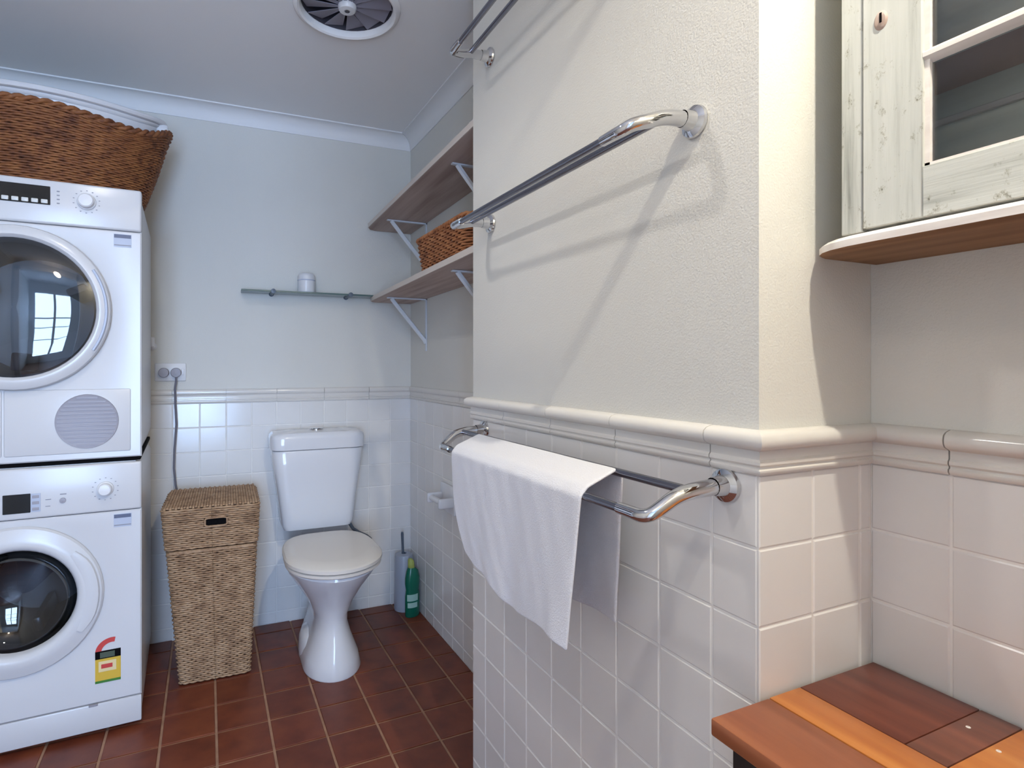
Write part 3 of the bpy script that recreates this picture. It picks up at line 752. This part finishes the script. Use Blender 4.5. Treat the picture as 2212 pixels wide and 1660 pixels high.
shelf('upper limed timber wall shelf on brackets, empty', 1.784, 1.806, .680, .672)
_, zsh = shelf('lower limed timber wall shelf on brackets, holding the small basket', 1.444, 1.458, .692, .672)
# small basket on the lower shelf
sb = thing('wicker_basket', 'small light brown wicker basket on the lower timber shelf', 'basket', (.790, 1.765, 1.476), 0)
def ssurf(u, v):
    hx, hy = .070+.010*v, .198+.028*v; (x_, y_), nn = rrect(u, hx, hy, .03); return (x_, y_, .004+v*.118), (nn[0], nn[1], 0)
m = MB(); m.loft([[(ssurf(k/48, v)[0][0]*.93, ssurf(k/48, v)[0][1]*.96, ssurf(k/48, v)[0][2]) for k in range(48)] for v in (0, .97)], True, False); m.build('shade_shell', 'wicker_inside', sb)  # shell coloured for the shade inside the small basket
m = MB(); weave(m, ssurf, 50, 14, .0035, .0046, flat=1.1); m.build('woven_body', 'wicker_orange', sb, kind='stuff', sharp=False)
m = MB()
for q in (0, 1):
    P = []
    for k in range(161):
        u = k/160; p, nn = ssurf(u % 1, 1.04); a = 2*pi*u*26+pi*q; P.append(Vector(p)+Vector(nn)*.005*math.cos(a)+Vector((0, 0, .005*math.sin(a))))
    m.tube(P, .0055, 6, False)
m.build('rim', 'wicker_orange', sb, sharp=False)

# ------------------------------------------------------------------ ceiling fan
fan = thing('exhaust_fan', 'round ceiling exhaust fan with radial blades and a pale hub', 'fan', (FC[0], FC[1], ZC))
m = MB(); m.lathe([(.1405, .012), (.1410, .0), (.143, -.009), (.149, -.013), (.158, -.010), (.163, -.004), (.164, .0)], (0, 0, 0), 'z', 56); m.build('ring', 'ceiling', fan)
m = MB(); m.lathe([(.1395, .010), (.1395, .085), (.0005, .086)], (0, 0, 0), 'z', 40); m.build('housing', 'fan_dark', fan)
m = MB(); m.lathe([(.028, .045), (.028, -.004), (.024, -.010), (.010, -.012), (.0085, -.008), (.0005, -.006)], (0, 0, 0), 'z', 32); m.build('hub', 'plastic_white', fan)
m = MB(); m.lathe([(.0075, -.0125), (.0005, -.013)], (0, 0, 0), 'z', 16); m.build('hub_hole', 'fan_dark', fan)
m = MB(); m.loft([[(.024, -.004, 0), (.024, .004, 0), (.134, .032, .006), (.134, -.030, .020)], [(.024, -.004, .0022), (.024, .004, .0022), (.134, .032, .0082), (.134, -.030, .0222)]], smooth=False)
bl = m.mesh('blade', 'fan_blade')
for k in range(12):
    o = link('blade', bl, fan); o.rotation_euler = (0, 0, 2*pi*k/12+.1); o.location = (0, 0, .004)

# ------------------------------------------------------------------ double towel rails
def rail(label, y0_, y1_, z, df=.140, dz=.026, db=.072, dzb=.003):
    t = thing('towel_rail', label, 'towel rail', (XTL, 0, z), 0, 'chrome double towel rails on the towel wall')
    for y, s_ in ((y0_, 1), (y1_, -1)):
        m = MB(); m.lathe([(.0005, -.001), (.027, -.001), (.029, -.004), (.0275, -.009), (.021, -.013), (.016, -.015)], (0, y, 0), 'x', 32); 
        m.lathe([(.0185, -.012), (.0165, -.022), (.015, -.034)], (0, y, 0), 'x', 24)
        ro_ = m.build('mount', 'chrome', t)
        m = MB(); P = []
        R1 = .045
        ctrl = [(-.010, 0, 0), (-.045, 0, -.001), (-db, .002, -dzb-.001), (-db-.030, .006, -dzb-.010), (-df+.012, .016, -dz+.006), (-df+.001, .030, -dz), (-df, .055, -dz), (-df, .085, -dz)]
        # catmull-rom
        V = [Vector((c[0], y+s_*c[1], c[2])) for c in ctrl]
        for i in range(len(V)-1):
            p0, p1, p2, p3 = V[max(i-1, 0)], V[i], V[i+1], V[min(i+2, len(V)-1)]
            for q in range(5):
                u = q/5; P.append(.5*((2*p1)+(-p0+p2)*u+(2*p0-5*p1+4*p2-p3)*u*u+(-p0+3*p1-3*p2+p3)*u**3))
        P.append(V[-1]); rad = [.0145-.0045*i/(len(P)-1) for i in range(len(P))]
        m.tube(P, rad, 16); m.build('arm', 'chrome', t)
    for d, zz, inset in ((df, -dz, .075), (db, -dzb, .002)):
        m = MB(); m.cyl((-d, y0_+inset, zz), (-d, y1_-inset, zz), .0078, 16); m.build('rail_bar', 'bar', t)
    return sized(t)
XTL = .8014
rail('highest of the three chrome double towel rails, near the ceiling', .72, 1.564, 2.10)
rail('middle chrome double towel rail on the plaster, with nothing hung on it', .757, 1.558, 1.583)
rail('lowest chrome double towel rail, with the white towel over it', .690, 1.600, .944, df=.158, dz=.042, db=.082)

# towel over both bars of the lowest rail
tw = MB(); rows = []
xf, xbk, zf_, zb_ = XTL-.158, XTL-.082, .944-.042, .944-.003
NY, yA, yB = 60, 1.475, .868
def prof(s, y):
    """s in 0..1 from front hem up, over both bars, down to back hem; returns x, z, hang weight"""
    q = (yA-y)/(yA-yB)
    zfh = .600+.010*math.sin(q*9)+.055*max(0, .25-q)/.25*0+.020*(1-q)**3; zbh = .632+.006*math.sin(q*7+1)
    top = .0105
    Lf = zf_-zfh; Lb = zb_-zbh; Lt = .086+.02
    T = Lf+Lt+Lb; d = s*T
    if d < Lf: return xf-top, zfh+d, (1-d/Lf), 0
    d -= Lf
    if d < Lt:
        f = d/Lt; x_ = xf-top+f*(xbk-xf+2*top); z_ = zf_+f*(zb_-zf_)+top*min(1, math.sin(pi*f)*2.2)
        return x_, z_, 0, 0
    d -= Lt; return xbk+top, zb_-d, d/Lb, 1
NS = 128
for j in range(NY+1):
    y = yA+(yB-yA)*j/NY; q = j/NY; row = []
    for i in range(NS+1):
        x_, z_, h, side = prof(i/NS, y); yy = y
        if side == 0:
            yy = y-.090*h**3*(1-q)**1.6+.030*h*q**2
            x_ += -.003*h+h*(.0048*math.sin(q*11+1.0)+.0022*math.sin(q*23+h*2.2)+.0010*math.sin(q*41+h*5))+ .007*h*h*math.sin(q*5)
            z_ += .022*h*max(0, (.2-q)/.2)**2
        else:
            yy = y+h*(.025*q**3-.03*(1-q)**2)
            x_ = min(x_+h*(.006+.006*math.sin(q*14+2)), XTL-.012)
        x_ += .0004*math.sin(q*53+z_*40)
        row.append((x_*SN, yy*SN, sz(z_)))
    rows.append(row)
tw.grid(rows); to = tw.build('towel', 'towel', sharp=False); solidify(to, .0052, 0)
ss = to.modifiers.new('sub', 'SUBSURF'); ss.levels = 1; ss.render_levels = 1
tag(to, 'white cotton towel folded over the lowest chrome towel rail', 'towel')

# ------------------------------------------------------------------ limewashed wall cabinet over the bench
XRL = 1.0893
XCF = .905; CY0, CY1 = .567, -.10; CZ0, CZ1 = 1.347, 2.02
cab = thing('wall_cabinet', 'distressed whitewashed wall cabinet with a glazed door and a timber ledge', 'cabinet', (0, 0, 0))
m = MB(); m.box((XCF+.018, CY0-.018, CZ0), (XRL-.001, CY0-.001, CZ1)); m.build('side_panel', 'lime', cab)
m = MB(); m.box((XCF+.018, CY1, CZ0), (XRL-.001, CY1+.018, CZ1)); m.build('side_panel', 'lime', cab)
m = MB(); m.box((XCF+.018, CY1+.018, CZ0), (XRL-.001, CY0-.018, CZ0+.016)); m.build('bottom_panel', 'lime', cab)
m = MB(); m.box((XCF+.018, CY1+.018, CZ1-.016), (XRL-.001, CY0-.018, CZ1)); m.build('top_panel', 'lime', cab)
m = MB(); m.box((XRL-.012, CY1+.018, CZ0+.016), (XRL-.002, CY0-.018, CZ1-.016)); m.build('back_panel', 'cab_inside', cab)
for z, mt in ((1.583, 'cab_shelf'), (1.80, 'cab_shelf')):
    m = MB(); m.box((XCF+.045, CY1+.019, z), (XRL-.013, CY0-.019, z+.016)); m.build('inner_shelf', mt, cab)
m = MB(); m.box((XRL-.020, CY1+.019, 1.530), (XRL-.012, CY0-.019, 1.540), .001, 1); m.build('inner_batten', 'lime_edge', cab)
m = MB(); m.box((XCF, .5355, CZ0+.001), (XCF+.0185, CY0, CZ1), .0015, 1); m.build('stile', 'lime', cab)
m = MB(); m.box((XCF, CY1, CZ0+.001), (XCF+.0185, CY1+.032, CZ1), .0015, 1); m.build('stile', 'lime', cab)
# door frame
door = bpy.data.objects.new('door', None); C.objects.link(door); door.parent = cab
DY0, DY1 = .5335, CY1+.034; GY0, GY1 = .4555, DY1+.078; GZ0, GZ1 = 1.421, 1.95
fx0, fx1 = XCF-.003, XCF+.0155
for a, b, nm in (((GY0, CZ0+.004), (DY0, CZ1-.004), 'door_stile'), ((DY1, CZ0+.004), (GY1, CZ1-.004), 'door_stile')):
    m = MB(); m.box((fx0, a[0], a[1]), (fx1, b[0], b[1]), .0015, 1); m.build(nm, 'lime', door)
for z0_, z1_ in ((CZ0+.004, GZ0), (GZ1, CZ1-.004)):
    m = MB(); m.box((fx0+.0004, GY1, z0_), (fx1, GY0, z1_), .001, 1); m.build('door_rail', 'lime_rail', door)
for zc_ in (1.575, 1.745):
    m = MB(); m.loft([[(p[0], y, p[1]+zc_) for p in ((fx0+.001, -.003), (fx0+.001, .003), (fx0+.012, .0105), (fx1-.001, .0105), (fx1-.001, -.0105), (fx0+.012, -.0105))] for y in (GY1, GY0)], smooth=False)
    m.build('muntin', 'lime_edge', door)
# sloped glazing bead at the left of the opening
m = MB(); m.box((fx0+.006, GY0-.006, GZ0), (fx1-.001, GY0+.0005, GZ1)); m.box((fx0+.006, GY1, GZ0-.0005), (fx1-.001, GY0, GZ0+.005)); m.build('glazing_bead', 'lime_edge', door)
for z0_, z1_ in ((GZ0, 1.565), (1.585, 1.735), (1.755, GZ1)):
    m = MB(); m.box((fx1-.006, GY1+.001, z0_+.001), (fx1-.0035, GY0-.001, z1_-.001)); m.build('pane', 'glass_clear', door)
m = MB(); m.lathe([(.0005, fx0-.0025), (.007, fx0-.0025), (.0095, fx0), ], (0, .508, 1.652), 'x', 20, sy=1.5); kh = m.build('knot', 'wood_shelf', door)  # raised disc stands for a knot in the door stile
m = MB(); m.box((fx0-.0032, .5055, 1.648), (fx0-.002, .5085, 1.662)); m.build('knot_arc', 'dark', kh)  # dark mark of the knot
# ledge: rounded end meeting the return wall
LZ0, LZ1 = 1.325, 1.3445
arc = [(XRL-.001, .6245), (.945, .6245), (.928, .617), (.911, .601), (.899, .580), (.892, .550), (.890, .51), (.890, CY1-.02), (XRL-.001, CY1-.02)]
m = MB(); m.mat(0)
def inset(pts, e): return [(p[0]+(e if p[0] < 1.0 else 0), p[1]-(e if p[1] > .55 else 0)) for p in pts]
m.loft([[(p[0], p[1], LZ0) for p in inset(arc, .004)], [(p[0], p[1], LZ0+.003) for p in arc]], True, False, smooth=False)
m.mat(1); m.loft([[(p[0], p[1], LZ0+.003) for p in arc], [(p[0], p[1], LZ1-.006) for p in arc], [(p[0], p[1], LZ1) for p in inset(arc, .006)]], False, True, smooth=False)
m.build('ledge', ['wood_raw', 'lime_edge'], cab)
sized(cab)

# ------------------------------------------------------------------ timber bench
bx0, bx1, by0, by1, bz = .686, XRL-.010, .6205, -.30, .620
ben = thing('timber_bench', 'low bench with a top of red and orange hardwood boards, in the corner', 'bench', ((bx0+bx1)/2, (by0+by1)/2, 0))
bc = Vector(((bx0+bx1)/2, (by0+by1)/2, 0))
def bb(a, b, name, mat_, bev=.0015):
    m = MB(); m.box(Vector(a)-bc, Vector(b)-bc, bev, 2); return m.build(name, mat_, ben)
g = .0006
bb((bx0, by1, bz-.026), (.812-g, by0, bz), 'board', 'wood_front', .003)
bb((.812+g, by1, bz-.026), (.885-g, by0, bz), 'board', 'wood_orange')
bb((.885+g, .468+g, bz-.026), (bx1, by0, bz), 'board', 'wood_dark')
bb((.885+g, .418+g, bz-.026), (bx1, .468-g, bz), 'board', 'wood_mid')
bb((.885+g, by1, bz-.026), (bx1, .418-g, bz), 'board', 'wood_orange')
for x_, y_ in ((1.010, .452), (.985, .407)):
    m = MB(); m.lathe([(.0005, bz+.0008), (.0028, bz+.0006), (.0032, bz-.0002)], (x_-bc.x, y_-bc.y, 0), 'z', 12); m.build('filled_nail_hole', 'lime_edge', ben)
for xa in (bx0+.022, bx1-.062):
    for ya in (by0-.062, by1+.022): bb((xa, ya, -.2330), (xa+.042, ya+.042, bz-.027), 'leg', 'wood_leg', .002)
bb((bx0+.028, by1+.066, bz-.115), (bx0+.048, by0-.064, bz-.027), 'apron', 'wood_leg')
bb((bx1-.05, by1+.066, bz-.115), (bx1-.03, by0-.064, bz-.027), 'apron', 'wood_leg')
bb((bx0+.066, by0-.05, bz-.115), (bx1-.064, by0-.03, bz-.027), 'apron', 'wood_leg')
bb((bx0+.066, by1+.03, bz-.115), (bx1-.064, by1+.05, bz-.027), 'apron', 'wood_leg')
sized(ben)
